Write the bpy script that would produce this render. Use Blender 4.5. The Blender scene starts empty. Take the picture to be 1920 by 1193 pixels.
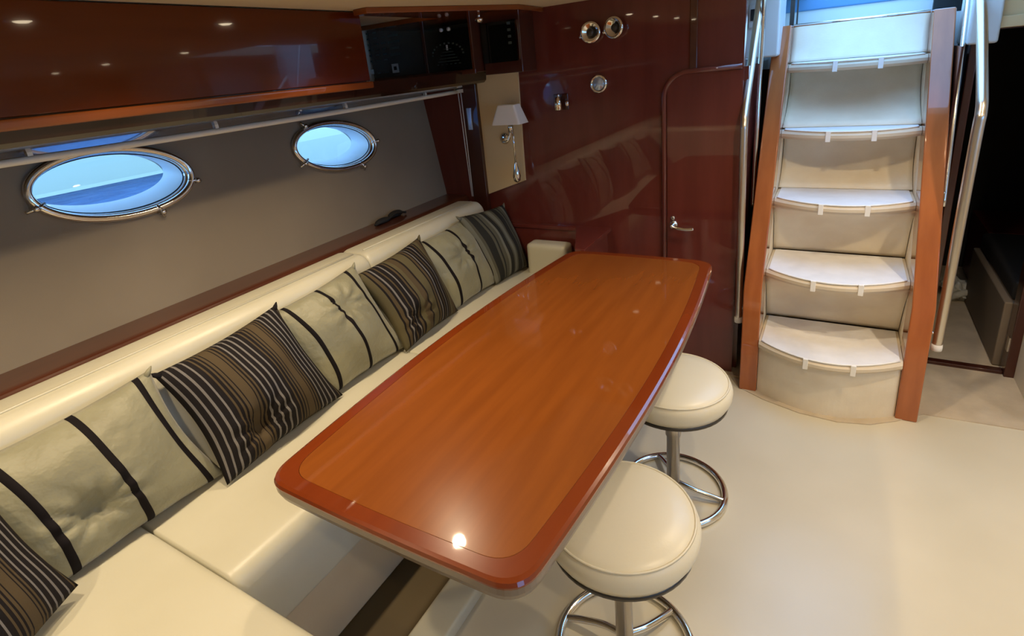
import bpy, bmesh, math, random
from mathutils import Vector, Matrix
random.seed(7)
PI = math.pi
SC = bpy.context.scene
COL = SC.collection

# ------------------------------------------------------------------ camera
yaw, pitch, roll = math.radians(31.82), math.radians(-18.87), math.radians(-5.77)
CH = 1.6
cd = bpy.data.cameras.new('camera'); cam = bpy.data.objects.new('camera', cd); COL.objects.link(cam)
fw = Vector((-math.sin(yaw)*math.cos(pitch), math.cos(yaw)*math.cos(pitch), math.sin(pitch)))
rt = Vector((math.cos(yaw), math.sin(yaw), 0)); up = rt.cross(fw)
r2 = rt*math.cos(roll) + up*math.sin(roll); u2 = -rt*math.sin(roll) + up*math.cos(roll)
mw = Matrix.Identity(4)
for i, v in enumerate((r2, u2, -fw)):
    for k in range(3): mw[k][i] = v[k]
mw[2][3] = CH
cam.matrix_world = mw
cd.sensor_width = 36; cd.lens = 1030*36/1920; cd.clip_start = 0.02; cd.clip_end = 500
cd.shift_x = 5/1920; cd.shift_y = -119.5/1920
SC.camera = cam

# ------------------------------------------------------------------ world, exposure, light levels
SC.view_settings.view_transform = 'Standard'; SC.view_settings.look = 'None'
SC.view_settings.gamma = 1; SC.view_settings.use_curve_mapping = False
SC.view_settings.exposure = 0.0
w = bpy.data.worlds.new('sky'); SC.world = w; w.use_nodes = True
wb = w.node_tree.nodes['Background']
wb.inputs[0].default_value = (0.25, 0.53, 1.0, 1); wb.inputs[1].default_value = 5.2
SPOT_W = 30.0
FLOOR_W = 22.0
SPOTS_ROW = [(-1.28, y, SPOT_W) for y in (-0.5, 0.15, 0.78, 1.41)]
SPOTS_AISLE_FILL = [(0.0, 2.0, 25), (0.70, 1.9, 38), (0.30, 1.0, 24), (1.25, 0.8, 12), (0.40, 0.0, 24), (1.4, 1.9, 14)]  # unseen lamps over the aisle, some added as warm fill for stairs and stools
SPOT_COL = (1.0, 0.79, 0.52)

# ------------------------------------------------------------------ materials
def mat(name, col, rough=0.5, metal=0.0, coat=0.0, spec=0.5, sheen=0.0, emit=None):
    m = bpy.data.materials.new(name); m.use_nodes = True
    b = m.node_tree.nodes['Principled BSDF']
    b.inputs['Base Color'].default_value = (*col, 1); b.inputs['Roughness'].default_value = rough
    b.inputs['Metallic'].default_value = metal; b.inputs['Coat Weight'].default_value = coat
    b.inputs['Coat Roughness'].default_value = 0.03
    b.inputs['Specular IOR Level'].default_value = spec; b.inputs['Sheen Weight'].default_value = sheen
    if emit:
        b.inputs['Emission Color'].default_value = (*emit[0], 1); b.inputs['Emission Strength'].default_value = emit[1]
    return m
def nn(m, t, **k):
    n = m.node_tree.nodes.new(t)
    for a, v in k.items(): setattr(n, a, v)
    return n
def lk(m, a, b): m.node_tree.links.new(a, b)
def bsdf(m): return m.node_tree.nodes['Principled BSDF']
def noise_color(m, c1, c2, scale=(1, 1, 1), ns=5, detail=4, coord='Object', lo=0.35, hi=0.65):
    tc = nn(m, 'ShaderNodeTexCoord'); mp = nn(m, 'ShaderNodeMapping'); mp.inputs['Scale'].default_value = scale
    no = nn(m, 'ShaderNodeTexNoise'); no.inputs['Scale'].default_value = ns; no.inputs['Detail'].default_value = detail
    cr = nn(m, 'ShaderNodeValToRGB')
    cr.color_ramp.elements[0].position = lo; cr.color_ramp.elements[0].color = (*c1, 1)
    cr.color_ramp.elements[1].position = hi; cr.color_ramp.elements[1].color = (*c2, 1)
    lk(m, tc.outputs[coord], mp.inputs[0]); lk(m, mp.outputs[0], no.inputs['Vector'])
    lk(m, no.outputs[0], cr.inputs[0]); lk(m, cr.outputs[0], bsdf(m).inputs['Base Color'])
    return no
def add_bump(m, scale=200, strength=0.1, dist=0.002, detail=3):
    tc = nn(m, 'ShaderNodeTexCoord'); no = nn(m, 'ShaderNodeTexNoise')
    no.inputs['Scale'].default_value = scale; no.inputs['Detail'].default_value = detail
    bp = nn(m, 'ShaderNodeBump'); bp.inputs['Strength'].default_value = strength; bp.inputs['Distance'].default_value = dist
    lk(m, tc.outputs['Object'], no.inputs['Vector']); lk(m, no.outputs[0], bp.inputs['Height'])
    lk(m, bp.outputs[0], bsdf(m).inputs['Normal'])

M = {}
def wood(name, c1, c2, sc, rough=0.22, coat=1.0):
    m = mat(name, c1, rough, coat=coat); noise_color(m, c1, c2, sc, 3.0, 6); M[name] = m
    bsdf(m).inputs['Specular IOR Level'].default_value = 0.2
wood('dark_cherry', (.12, .024, .018), (.145, .030, .022), (6, 6, 0.7))
wood('red_cherry', (.085, .0125, .0012), (.105, .016, .0016), (1.2, .5, 5), .12, .55)
wood('table_cherry', (.205, .055, .008), (.245, .068, .010), (9, 0.8, 3), 0.25)
wood('table_border', (.155, .026, .004), (.185, .033, .005), (5, 1, 3), 0.25)
wood('stair_cherry', (.34, .095, .026), (.42, .125, .034), (8, 2, 1.2), 0.2)
wood('lip_cherry', (.20, .046, .007), (.25, .06, .010), (4, 1, 4))
wood('sill_wood', (.075, .022, .011), (.095, .03, .015), (4, 1, 4), 0.3)
wood('frame_wood', (.05, .013, .008), (.065, .018, .011), (4, 4, 1), 0.3)
def leather(name, c1, c2, rough=0.38):
    m = mat(name, c1, rough); noise_color(m, c1, c2, (1, 1, 1), 3, 3); add_bump(m, 60, 0.12, 0.004, 5); M[name] = m
leather('cream_leather', (.58, .555, .435), (.62, .595, .475), 0.36)
leather('stool_leather', (.72, .66, .50), (.76, .70, .54), 0.34)
leather('sofa_base', (.60, .50, .34), (.66, .55, .38), 0.45)
M['hull_suede'] = m = mat('hull_suede', (.27, .205, .14), 0.9); noise_color(m, (.25, .205, .148), (.28, .232, .17), (1, 1, 1), 2.5, 3); add_bump(m, 350, .15, .001)
M['carpet'] = m = mat('carpet', (.56, .46, .33), 0.95, sheen=.2); noise_color(m, (.50, .41, .29), (.60, .50, .36), (1, 1, 1), 9, 6); add_bump(m, 500, .4, .003)
M['stair_fabric'] = m = mat('stair_fabric', (.62, .52, .38), 0.85); noise_color(m, (.80, .70, .53), (.87, .78, .61), (1, 1, 1), 7, 4); add_bump(m, 120, .15, .003)
M['tread_mat'] = m = mat('tread_mat', (.80, .79, .78), 0.8); noise_color(m, (.76, .75, .74), (.83, .82, .81), (1, 1, 1), 12, 4); add_bump(m, 300, .2, .002)
wood('valance_wood', (.020, .007, .004), (.028, .010, .006), (3, 1, 3), .2, .8)
M['tread_edge'] = mat('tread_edge', (.88, .86, .82), 0.6)
M['nose_fabric'] = m = mat('nose_fabric', (.70, .60, .45), 0.6); add_bump(m, 100, .1, .002)
M['floor'] = m = mat('floor_vinyl', (.74, .66, .52), 0.26); noise_color(m, (.60, .545, .415), (.69, .635, .50), (1, 1, 1), 1.6, 3, lo=.3, hi=.7); add_bump(m, 2.2, .25, .03, 2)
M['cream_panel'] = mat('cream_panel', (.66, .50, .27), 0.6)
M['ceiling'] = m = mat('ceiling_liner', (.70, .58, .38), 0.8); add_bump(m, 300, .1, .001)
M['tan_panel'] = m = mat('tan_panel', (.75, .55, .3), 0.7); noise_color(m, (.70, .52, .27), (.77, .58, .31), (1, 1, 1), 3, 2)
M['wall_white'] = mat('wall_white', (.72, .66, .54), 0.6)
M['boat_hull'] = mat('boat_hull', (.92, .86, .60), .5, spec=.1)
M['boat_stripe'] = mat('boat_stripe', (.34, .36, .32), .6, spec=.1)
M['tunnel_white'] = mat('tunnel_white', (.92, .95, .92), .5)
M['gelcoat'] = mat('gelcoat', (.60, .63, .62), 0.25)
M['chrome'] = mat('chrome', (.78, .76, .73), 0.12, 1.0)
M['steel'] = mat('brushed_steel', (.66, .60, .52), 0.28, 1.0)
M['dark_metal'] = mat('dark_metal', (.06, .055, .05), 0.35, 0.6)
M['black'] = mat('black_glass', (.004, .006, .006), 0.08, coat=1)
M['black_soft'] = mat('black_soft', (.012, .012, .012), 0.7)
M['rail_white'] = mat('rail_cream', (.80, .74, .60), 0.4)
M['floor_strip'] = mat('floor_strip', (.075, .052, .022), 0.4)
M['cord_white'] = mat('cord_white', (.70, .68, .64), 0.5)
M['taupe'] = mat('taupe_edge', (.16, .12, .09), 0.35, coat=.25)
M['white_print'] = mat('white_print', (.60, .62, .60), 0.5)
M['grey_print'] = mat('grey_print', (.06, .085, .08), 0.5)
M['shade'] = mat('lamp_shade_fabric', (.95, .93, .86), 0.8)
M['towel'] = m = mat('towel', (.62, .62, .58), 0.95); add_bump(m, 90, .6, .01)
M['berth'] = mat('berth_side', (.20, .155, .11), 0.7)
M['redbox'] = mat('red_wood', (.10, .012, .006), 0.4)
M['ribbon'] = m = mat('velvet_ribbon', (.008, .006, .007), 0.8, spec=.15)
M['seat_blue'] = mat('seat_blue', (.10, .25, .45), 0.6)
M['lens'] = mat('lamp_lens', (1, .9, .7), 0.3, emit=((1, .82, .55), 22))
M['plate'] = mat('blue_plate', (.50, .62, .80), 0.15, 0.6)
m = mat('porthole_glass', (1, 1, 1), 0.0); M['glass'] = m
nt = m.node_tree; nt.nodes.remove(bsdf(m))
tr = nn(m, 'ShaderNodeBsdfTransparent'); tr.inputs[0].default_value = (.86, .95, 1, 1)
gl = nn(m, 'ShaderNodeBsdfGlossy'); gl.inputs['Roughness'].default_value = 0.02
mx = nn(m, 'ShaderNodeMixShader'); mx.inputs[0].default_value = 0.06
lk(m, tr.outputs[0], mx.inputs[1]); lk(m, gl.outputs[0], mx.inputs[2]); lk(m, mx.outputs[0], nt.nodes['Material Output'].inputs[0])
m = mat('water', (.010, .05, .17), 0.6, spec=.08); M['water'] = m
noise_color(m, (.04, .07, .135), (.07, .12, .21), (3, 1, 1), 2.2, 5, lo=.3, hi=.7); add_bump(m, 4, 1.0, .12, 5)

def ramp_material(name, stops, rough=.85, vary=0.0, rep=2.0):
    m = mat(name, (.1, .1, .1), rough, spec=.2)
    uv = nn(m, 'ShaderNodeUVMap'); sp = nn(m, 'ShaderNodeSeparateXYZ'); lk(m, uv.outputs[0], sp.inputs[0])
    no = nn(m, 'ShaderNodeTexNoise'); no.inputs['Scale'].default_value = 4; lk(m, uv.outputs[0], no.inputs['Vector'])
    md = nn(m, 'ShaderNodeMath', operation='MULTIPLY_ADD'); md.inputs[1].default_value = vary
    lk(m, no.outputs[0], md.inputs[0]); lk(m, sp.outputs[0], md.inputs[2])
    cr = nn(m, 'ShaderNodeValToRGB'); cr.color_ramp.interpolation = 'CONSTANT'
    els = cr.color_ramp.elements
    els[0].position = 0; els[0].color = (*stops[0][1], 1)
    els[1].position = stops[1][0]; els[1].color = (*stops[1][1], 1)
    for p, c in stops[2:]:
        e = els.new(p); e.color = (*c, 1)
    fr = nn(m, 'ShaderNodeMath', operation='FRACT')
    mu = nn(m, 'ShaderNodeMath', operation='MULTIPLY'); mu.inputs[1].default_value = rep
    lk(m, md.outputs[0], mu.inputs[0]); lk(m, mu.outputs[0], fr.inputs[0]); lk(m, fr.outputs[0], cr.inputs[0])
    lk(m, cr.outputs[0], bsdf(m).inputs['Base Color']); add_bump(m, 260, .35, .002)
    return m
BL = (.010, .008, .009); GY = (.17, .16, .155); BR = (.080, .058, .032); BK = (.016, .012, .011); OL = (.10, .085, .045); LT = (.26, .24, .19)
def stripes(seq):
    tot = sum(s for s, c in seq); p = 0; out = []
    for s, c in seq: out.append((p/tot, c)); p += s
    return out
M['stripe_dark'] = ramp_material('stripe_dark', stripes([(.8, BL), (.5, GY), (1.3, BL), (.5, GY), (1.4, BL), (.6, GY), (1.5, BL), (.5, GY), (1.3, BL), (.5, BR), (.8, BL), (.5, BR), (.5, BL), (.7, BR), (.3, BL), (2.4, BR), (.3, BL), (.6, BR), (.5, BL), (.5, BR)]), rep=2.6)
M['stripe_brown'] = ramp_material('stripe_brown', stripes([(3, OL), (.8, BL), (1.4, BR), (1, BL), (.8, GY), (1.6, BL), (.7, BR), (1.8, BL), (.6, GY), (1.8, BL), (1.0, BR), (.8, BL), (2, OL), (3, BR), (1, BK), (1.5, OL)]))
GG = (.085, .082, .060); DG = (.022, .022, .020); MG = (.15, .15, .12)
M['stripe_green'] = ramp_material('stripe_green', stripes([(2.2, MG), (1.2, GG), (3.5, DG), (1.2, GG), (.8, DG), (2, GG), (1.4, MG), (2.5, DG), (1, GG)]))
m = mat('sage_silk', (.24, .23, .15), 0.5, sheen=.3); noise_color(m, (.21, .20, .125), (.27, .26, .17), (1, 1, 1), 6, 5); add_bump(m, 11, .7, .02, 4); M['sage'] = m

# ------------------------------------------------------------------ builders
def obj(name, bm, m, parent=None, smooth=False, bevel=0, seg=2, subsurf=0, recalc=True):
    if recalc: bmesh.ops.recalc_face_normals(bm, faces=bm.faces)
    me = bpy.data.meshes.new(name); bm.to_mesh(me); bm.free()
    o = bpy.data.objects.new(name, me); COL.objects.link(o)
    if m: me.materials.append(M[m] if isinstance(m, str) else m)
    if smooth or bevel or subsurf: me.polygons.foreach_set('use_smooth', [True]*len(me.polygons))
    if bevel:
        b = o.modifiers.new('bevel', 'BEVEL'); b.width = bevel; b.segments = seg; b.limit_method = 'ANGLE'; b.angle_limit = .6
        b.harden_normals = True
    if subsurf:
        s = o.modifiers.new('sub', 'SUBSURF'); s.levels = s.render_levels = subsurf
    if parent: o.parent = parent
    return o
def thing(name, label, cat, loc=(0, 0, 0), group=None, rz=0):
    o = bpy.data.objects.new(name, None); COL.objects.link(o); o.location = loc; o.rotation_euler = (0, 0, rz)
    o.empty_display_size = .1
    o['label'] = label; o['category'] = cat
    if group: o['group'] = group
    bpy.context.view_layer.update()
    return o
def tag(o, label, cat, group=None):
    o['label'] = label; o['category'] = cat
    if group: o['group'] = group
    return o
def struct(o, label=None):
    o['kind'] = 'structure'
    if label: o['label'] = label
    return o
def relocate(bm, loc): bmesh.ops.translate(bm, verts=bm.verts, vec=Vector(loc)*-1)
def box(bm, x0, x1, y0, y1, z0, z1):
    v = [bm.verts.new(p) for p in ((x0, y0, z0), (x1, y0, z0), (x1, y1, z0), (x0, y1, z0), (x0, y0, z1), (x1, y0, z1), (x1, y1, z1), (x0, y1, z1))]
    for f in ((0, 3, 2, 1), (4, 5, 6, 7), (0, 1, 5, 4), (1, 2, 6, 5), (2, 3, 7, 6), (3, 0, 4, 7)): bm.faces.new([v[i] for i in f])
    return bm
def B(*a): return box(bmesh.new(), *a)
def loft(rings, cap=True, closed=True):
    bm = bmesh.new(); R = [[bm.verts.new(p) for p in r] for r in rings]
    n = len(rings[0])
    for a, b in zip(R, R[1:]):
        for i in range(n if closed else n-1):
            j = (i+1) % n; bm.faces.new((a[i], a[j], b[j], b[i]))
    if cap and closed: bm.faces.new(R[0][::-1]); bm.faces.new(R[-1])
    return bm
def prism_y(pts, y0, y1): return loft([[(x, y0, z) for x, z in pts], [(x, y1, z) for x, z in pts]])
def prism_x(pts, x0, x1): return loft([[(x0, y, z) for y, z in pts], [(x1, y, z) for y, z in pts]])
def prism_z(pts, z0, z1): return loft([[(x, y, z0) for x, y in pts], [(x, y, z1) for x, y in pts]])
def lathe(prof, n=32, c=(0, 0, 0), axis='z'):
    rings = []
    for r, h in prof:
        ring = []
        for k in range(n):
            a = 2*PI*k/n
            p = (r*math.cos(a), r*math.sin(a), h)
            if axis == 'y': p = (p[0], h, p[1])
            if axis == 'x': p = (h, p[0], p[1])
            ring.append((p[0]+c[0], p[1]+c[1], p[2]+c[2]))
        rings.append(ring)
    return loft(rings)
def tube(pts, r, n=12, closed=False):
    pts = [Vector(p) for p in pts]; N = len(pts); rings = []
    prev = None
    for i, p in enumerate(pts):
        if closed: t = pts[(i+1) % N]-pts[i-1]
        else: t = pts[min(i+1, N-1)]-pts[max(i-1, 0)]
        t.normalize()
        if prev is None:
            a = Vector((0, 0, 1)) if abs(t.z) < .9 else Vector((1, 0, 0)); u = t.cross(a).normalized()
        else: u = (prev - t*prev.dot(t)).normalized()
        prev = u; v = t.cross(u)
        rings.append([p+(u*math.cos(2*PI*k/n)+v*math.sin(2*PI*k/n))*r for k in range(n)])
    if closed: rings.append(rings[0])
    return loft(rings, cap=not closed)
def smooth_path(pts, n=6):
    pts = [Vector(p) for p in pts]; out = []
    for i in range(len(pts)-1):
        p0 = pts[max(i-1, 0)]; p1 = pts[i]; p2 = pts[i+1]; p3 = pts[min(i+2, len(pts)-1)]
        for k in range(n):
            t = k/n
            out.append(.5*((2*p1)+(p2-p0)*t+(2*p0-5*p1+4*p2-p3)*t*t+(3*p1-p0-3*p2+p3)*t**3))
    out.append(pts[-1]); return out
def rounded(pts, r, seg=6):
    """2-D polygon with every corner rounded by radius-ish r (number or list)"""
    out = []; n = len(pts)
    for i, p in enumerate(pts):
        rr = r[i] if isinstance(r, (list, tuple)) else r
        p = Vector(p); a = Vector(pts[i-1]); b = Vector(pts[(i+1) % n])
        if rr <= 0: out.append(tuple(p)); continue
        pa = p+(a-p).normalized()*min(rr, (a-p).length*.49); pb = p+(b-p).normalized()*min(rr, (b-p).length*.49)
        for k in range(seg+1):
            t = k/seg; out.append(tuple(pa*(1-t)**2+p*2*t*(1-t)+pb*t*t))
    return out

# ------------------------------------------------------------------ room shell
YB = 2.65      # aft bulkhead
CZ = 1.855     # ceiling
fl = thing  # noqa
struct(obj('floor', B(-2.3, 2.05, -2.05, 2.62, -.05, 0), 'floor'), 'pale glossy cream cabin floor')
bow = [(-.31, 2.62), (-.31, 2.515), (-.2, 2.455), (-.05, 2.405), (.10, 2.395), (.22, 2.425), (.315, 2.49), (.42, 2.585), (.80, 2.61), (.80, 2.62)]
o = struct(obj('carpet_runner', prism_z(bow, 0.0, .004), 'carpet'), 'beige carpet with bowed edge in front of the stairs')
struct(obj('floor_aft', B(-2.3, 1.1, 2.62, 4.6, -.05, .003), 'carpet'), 'tan carpet beyond the stairs and in the aft cabin')
# ceiling with the companionway opening
def slab_with_hole(name, m, x0, x1, y0, y1, hx0, hx1, hy0, hy1, z0, z1):
    bm = bmesh.new()
    for b in ((x0, x1, y0, hy0), (x0, hx0, hy0, hy1), (hx1, x1, hy0, hy1), (x0, x1, hy1, y1)):
        if b[1] > b[0] and b[3] > b[2]: box(bm, *b, z0, z1)
    return obj(name, bm, m)
struct(slab_with_hole('ceiling', 'ceiling', -2.3, 2.1, -2.1, 4.7, -.26, .50, 2.30, 4.7, CZ, CZ+.06), 'cream headliner ceiling')
struct(obj('wall_front', B(-2.3, 2.1, -2.1, -2.0, 0, CZ), 'wall_white'))
# unseen right side wall; its long window is added to let daylight in
bm = bmesh.new()
for b in ((-2, 2.62, 0, 1.15), (-2, 2.62, 1.6, CZ), (-2, -1.2, 1.15, 1.6), (1.6, 2.62, 1.15, 1.6)): box(bm, 2.0, 2.08, b[0], b[1], b[2], b[3])
struct(obj('wall_right', bm, 'wall_white'))
wg = struct(obj('added_window', B(2.03, 2.04, -1.2, 1.6, 1.15, 1.6), 'glass'))
bm = B(.80, .90, 2.62, 3.08, 0, CZ)
struct(obj('wall_passage', bm, 'wall_white'), 'pale wall beside the aft cabin doorway')
struct(obj('wall_passage_front', B(.90, 2.08, 2.58, 2.66, 0, CZ), 'wall_white'))
# aft bulkhead
struct(obj('wall_back', B(-2.35, -.375, YB, YB+.05, 0, CZ), 'dark_cherry'), 'glossy dark cherry aft bulkhead')
struct(obj('wall_stair_left', B(-.40, -.36, YB+.05, 3.8, 0, 1.5), 'dark_cherry'))
struct(obj('wall_stair_right', B(.396, .404, 2.95, 3.8, 0, 1.5), 'frame_wood'))
struct(obj('wall_stair_rear', B(-.40, .44, 3.52, 3.56, 0, 1.6), 'dark_cherry'))
# doorway header and jambs of the aft cabin
hd = struct(obj('wall_header', B(.44, 1.2, 3.06, 3.12, 1.575, CZ), 'cream_panel'), 'cream panel above the dark doorway')
obj('lower_lip', B(.44, 1.2, 3.045, 3.06, 1.555, 1.60), 'cream_panel', hd, bevel=.004)
dr = struct(bpy.data.objects.new('door_2', None)); COL.objects.link(dr); dr['label'] = 'dark wooden doorway to the unlit aft cabin'
obj('jamb', B(.762, .80, 3.04, 3.12, 0, 1.575), 'frame_wood', dr, bevel=.004)
obj('jamb', B(.44, .47, 3.06, 3.12, 0, 1.575), 'frame_wood', dr, bevel=.004)
obj('threshold', B(.47, .762, 3.06, 3.10, 0, .02), 'frame_wood', dr, bevel=.004)
obj('lintel', B(.47, .762, 3.06, 3.12, 1.55, 1.575), 'frame_wood', dr)
obj('strike_plate', B(.757, .762, 3.05, 3.08, .13, .20), 'chrome', dr)
# aft cabin enclosure (dark)
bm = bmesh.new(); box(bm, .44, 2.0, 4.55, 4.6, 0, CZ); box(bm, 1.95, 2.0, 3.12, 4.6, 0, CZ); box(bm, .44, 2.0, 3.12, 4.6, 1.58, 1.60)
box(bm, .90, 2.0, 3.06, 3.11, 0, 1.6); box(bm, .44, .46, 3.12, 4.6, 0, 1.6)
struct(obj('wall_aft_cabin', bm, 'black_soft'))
struct(obj('floor_aft_cabin', B(1.1, 2.0, 3.1, 4.6, -.05, .003), 'carpet'))

# hull side: slanted suede panel with two elliptical portholes
HZ0, HZ1 = .89, 1.47
def hx(z): return -2.05 - (z-HZ0)*(.08/.57)
P1 = dict(y=.922, z=1.350, a=.246, b=.110, t=-.085); P2 = dict(y=1.905, z=1.312, a=.245, b=.108, t=-.115)
def ell(P, s, n=64, da=0.0):
    out = []
    for k in range(n):
        a = 2*PI*k/n; ey = (P['a']*s+da)*math.cos(a); ez = (P['b']*s+da)*math.sin(a)
        out.append((P['y']+ey*math.cos(P['t'])-ez*math.sin(P['t']), P['z']+ey*math.sin(P['t'])+ez*math.cos(P['t'])))
    return out
def hull_wall(name, off, m, holes_s):
    bm = bmesh.new()
    def q(y, z): return bm.verts.new((hx(z)-off, y, z))
    def rect(y0, y1, z0, z1): bm.faces.new((q(y0, z0), q(y1, z0), q(y1, z1), q(y0, z1)))
    rect(-2.0, .4, HZ0, HZ1); rect(1.4, 1.45, HZ0, HZ1); rect(2.25, 2.65, HZ0, HZ1)
    for P, y0, y1 in ((P1, .4, 1.4), (P2, 1.45, 2.25)):
        inner = ell(P, holes_s); outer = []
        for (y, z) in inner:
            dy, dz = y-P['y'], z-P['z']
            ts = []
            if dy > 1e-9: ts.append((y1-P['y'])/dy)
            if dy < -1e-9: ts.append((y0-P['y'])/dy)
            if dz > 1e-9: ts.append((HZ1-P['z'])/dz)
            if dz < -1e-9: ts.append((HZ0-P['z'])/dz)
            t = min(ts); outer.append((P['y']+dy*t, P['z']+dz*t))
        vi = [q(*p) for p in inner]; vo = [q(*p) for p in outer]; n = len(vi)
        for c in ((y0, HZ0), (y0, HZ1), (y1, HZ0), (y1, HZ1)):   # close the corners
            k = min(range(n), key=lambda i: (outer[i][0]-c[0])**2+(outer[i][1]-c[1])**2)
            vo[k].co = (hx(c[1])-off, c[0], c[1])
        for i in range(n): bm.faces.new((vi[i], vi[(i+1) % n], vo[(i+1) % n], vo[i]))
    return obj(name, bm, m, recalc=False)
struct(hull_wall('wall_left', 0, 'hull_suede', 1.0), 'taupe suede hull side panel with two oval portholes')
struct(hull_wall('wall_left_outer', .13, 'gelcoat', .93))
struct(obj('wall_left_lower', B(-2.35, -2.05, -2.0, YB, 0, HZ0-.02), 'wall_white'))
# slanted glossy valance panel over the hull
sp = [(-2.135, 1.458), (-1.685, 1.528), (-1.672, 1.54), (-1.665, 1.592), (-2.16, 1.592), (-2.16, 1.475)]
struct(obj('trim_1', prism_y(sp, -2.0, YB), 'valance_wood'), 'glossy dark panel sloping from the hull to the cabinet')
struct(obj('wall_left_upper', B(-2.35, -2.28, -2.0, YB, 1.45, CZ), 'wall_white'))
# sill
sl = rounded([(-2.06, .86), (-2.06, .893), (-1.90, .893), (-1.885, .86)], [0, 0, .02, 0], 5)
struct(obj('trim_2', prism_y(sl, -2.0, YB), 'sill_wood', smooth=False), 'brown wooden sill below the hull panel')
# frame post between hull recess and tan panel
struct(obj('trim_3', B(-1.83, -1.735, YB-.035, YB, .80, 1.60), 'frame_wood', bevel=.004), 'dark wooden post beside the tan panel')

def porthole(name, P, lab, dogs):
    e = struct(bpy.data.objects.new(name, None)); COL.objects.link(e); e['label'] = lab
    def ring(s, off, da=0): return [(hx(z)-off, y, z) for y, z in ell(P, s, 64, da)]
    obj('outer_rim', tube(ring(1, -.012, .004), .0125, 10, True), 'chrome', e, smooth=True)
    # bevelled inner frame
    obj('inner_frame', loft([ring(1, -.010), ring(1, -.012, -.006), ring(1, .006, -.012), ring(1, .012, -.014)], cap=False), 'chrome', e, smooth=True)
    obj('gasket', tube(ring(1, .012, -.013), .003, 8, True), 'black_soft', e, smooth=True)
    obj('tunnel', loft([ring(1, .012, -.013), [(hx(z)-.13, P['y']+(y-P['y'])*.92, P['z']+.012+(z-P['z'])*.76) for y, z in ell(P, 1)]], cap=False), 'tunnel_white', e, smooth=True)
    bm = bmesh.new(); bm.faces.new([bm.verts.new(p) for p in ring(1, .014, -.013)])
    obj('pane', bm, 'glass', e)
    for a in dogs:
        y = P['y']+(P['a']+.018)*math.cos(a); z = P['z']+(P['b']+.018)*math.sin(a)+(P['a']*math.cos(a))*P['t']
        bm = lathe([(.004, 0), (.011, .001), (.012, .008), (.006, .018), (.010, .024), (.010, .030), (.004, .034)], 14, (0, 0, 0), 'x')
        bmesh.ops.translate(bm, verts=bm.verts, vec=(hx(z)+.001, y, z))
        d = obj('latch', bm, 'chrome', e, smooth=True)
        dy, dz = math.cos(a), math.sin(a)
        obj('latch_arm', tube([(hx(z)+.016, y-dy*.03, z-dz*.03), (hx(z)+.022, y, z), (hx(z)+.016, y+dy*.022-.006, z+dz*.022)], .0055, 8), 'chrome', d, smooth=True)
    # hinge on the near side
    return e
porthole('window_1', P1, 'larger-looking near oval porthole with chrome rim, blue water outside', (math.radians(200), math.radians(292), math.radians(-12)))
porthole('window_2', P2, 'far oval porthole with chrome rim, bright cyan outside', (math.radians(212), math.radians(298), math.radians(5), math.radians(128)))

# ------------------------------------------------------------------ outside
struct(obj('water', B(-60, -2.3, -20, 60, .3, .5), 'water'), 'blue harbour water outside the portholes')
bt = thing('moored_boat', 'white hull of a moored boat across the blue water', 'boat', (-9.4, 3, .45))
hp = [(-1.0, -.2), (.0, -.2), (.05, .05), (.25, .6), (.45, 1.2), (-1.0, 1.2)]
obj('hull', loft([[(x*.3-9.6, -6, z+.5) for x, z in hp], [(x-9.4, -2, z+.5) for x, z in hp], [(x-9.4, 14, z+.5) for x, z in hp]]), 'boat_hull', bt)
obj('boot_stripe', B(-9.43, -9.36, -2, 14, .50, .62), 'boat_stripe', bt)
obj('rub_rail', tube([(-9.2, -2, 1.05), (-9.2, 14, 1.05)], .04, 8), 'plate', bt)
for c in list(bt.children): c.matrix_parent_inverse = bt.matrix_world.inverted()
b2 = thing('moored_tender', 'white side of a closer boat filling the far porthole', 'boat', (-4.6, 5.5, .5))
obj('hull', loft([[(-4.6+x, 3.25, z) for x, z in ((0, .35), (.0, .6), (.15, 1.1), (.3, 2.3), (-.6, 2.3), (-.6, .35))], [(-4.6+x, 12, z) for x, z in ((0, .35), (.0, .6), (.15, 1.1), (.3, 2.3), (-.6, 2.3), (-.6, .35))]]), 'boat_hull', b2)
obj('bow_pulpit', tube([(-4.4, 3.3, 2.3), (-4.4, 3.3, 2.7), (-4.4, 8, 2.7), (-4.4, 8, 2.3)], .02, 8), 'chrome', b2)
for c in list(b2.children): c.matrix_parent_inverse = b2.matrix_world.inverted()

def fix(t):
    bpy.context.view_layer.update(); inv = t.matrix_world.inverted()
    for c in t.children: c.matrix_parent_inverse = inv
# ------------------------------------------------------------------ door in bulkhead
d = struct(bpy.data.objects.new('door_1', None)); COL.objects.link(d); d['label'] = 'dark cherry cabin door with rounded upper corner and chrome lever'
dp = rounded([(-.70, .02), (-.38, .02), (-.38, 1.49), (-.70, 1.49)], [0, 0, 0, .09], 10)
obj('leaf', loft([[(x, YB-.006, z) for x, z in dp], [(x, YB+.0, z) for x, z in dp]]), 'dark_cherry', d)
path = [(-.715, YB-.006, .02), (-.715, YB-.006, 1.39)]+[(-.715+.11*(1-math.cos(a)), YB-.006, 1.39+.11*math.sin(a)) for a in [PI/2*k/10 for k in range(1, 11)]]+[(-.38, YB-.006, 1.505)]
obj('frame_moulding', tube(path, .012, 10), 'dark_cherry', d, smooth=True)
h = obj('handle', lathe([(.004, 0), (.020, 0), (.022, -.006), (.018, -.012), (.009, -.016), (.009, -.045), (.004, -.048)], 20, (-.668, YB-.006, .782), 'y'), 'chrome', d, smooth=True)
obj('lever', tube(smooth_path([(-.668, YB-.045, .782), (-.64, YB-.05, .776), (-.60, YB-.05, .772), (-.565, YB-.046, .775)]), .008, 10), 'chrome', h, smooth=True)
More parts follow.
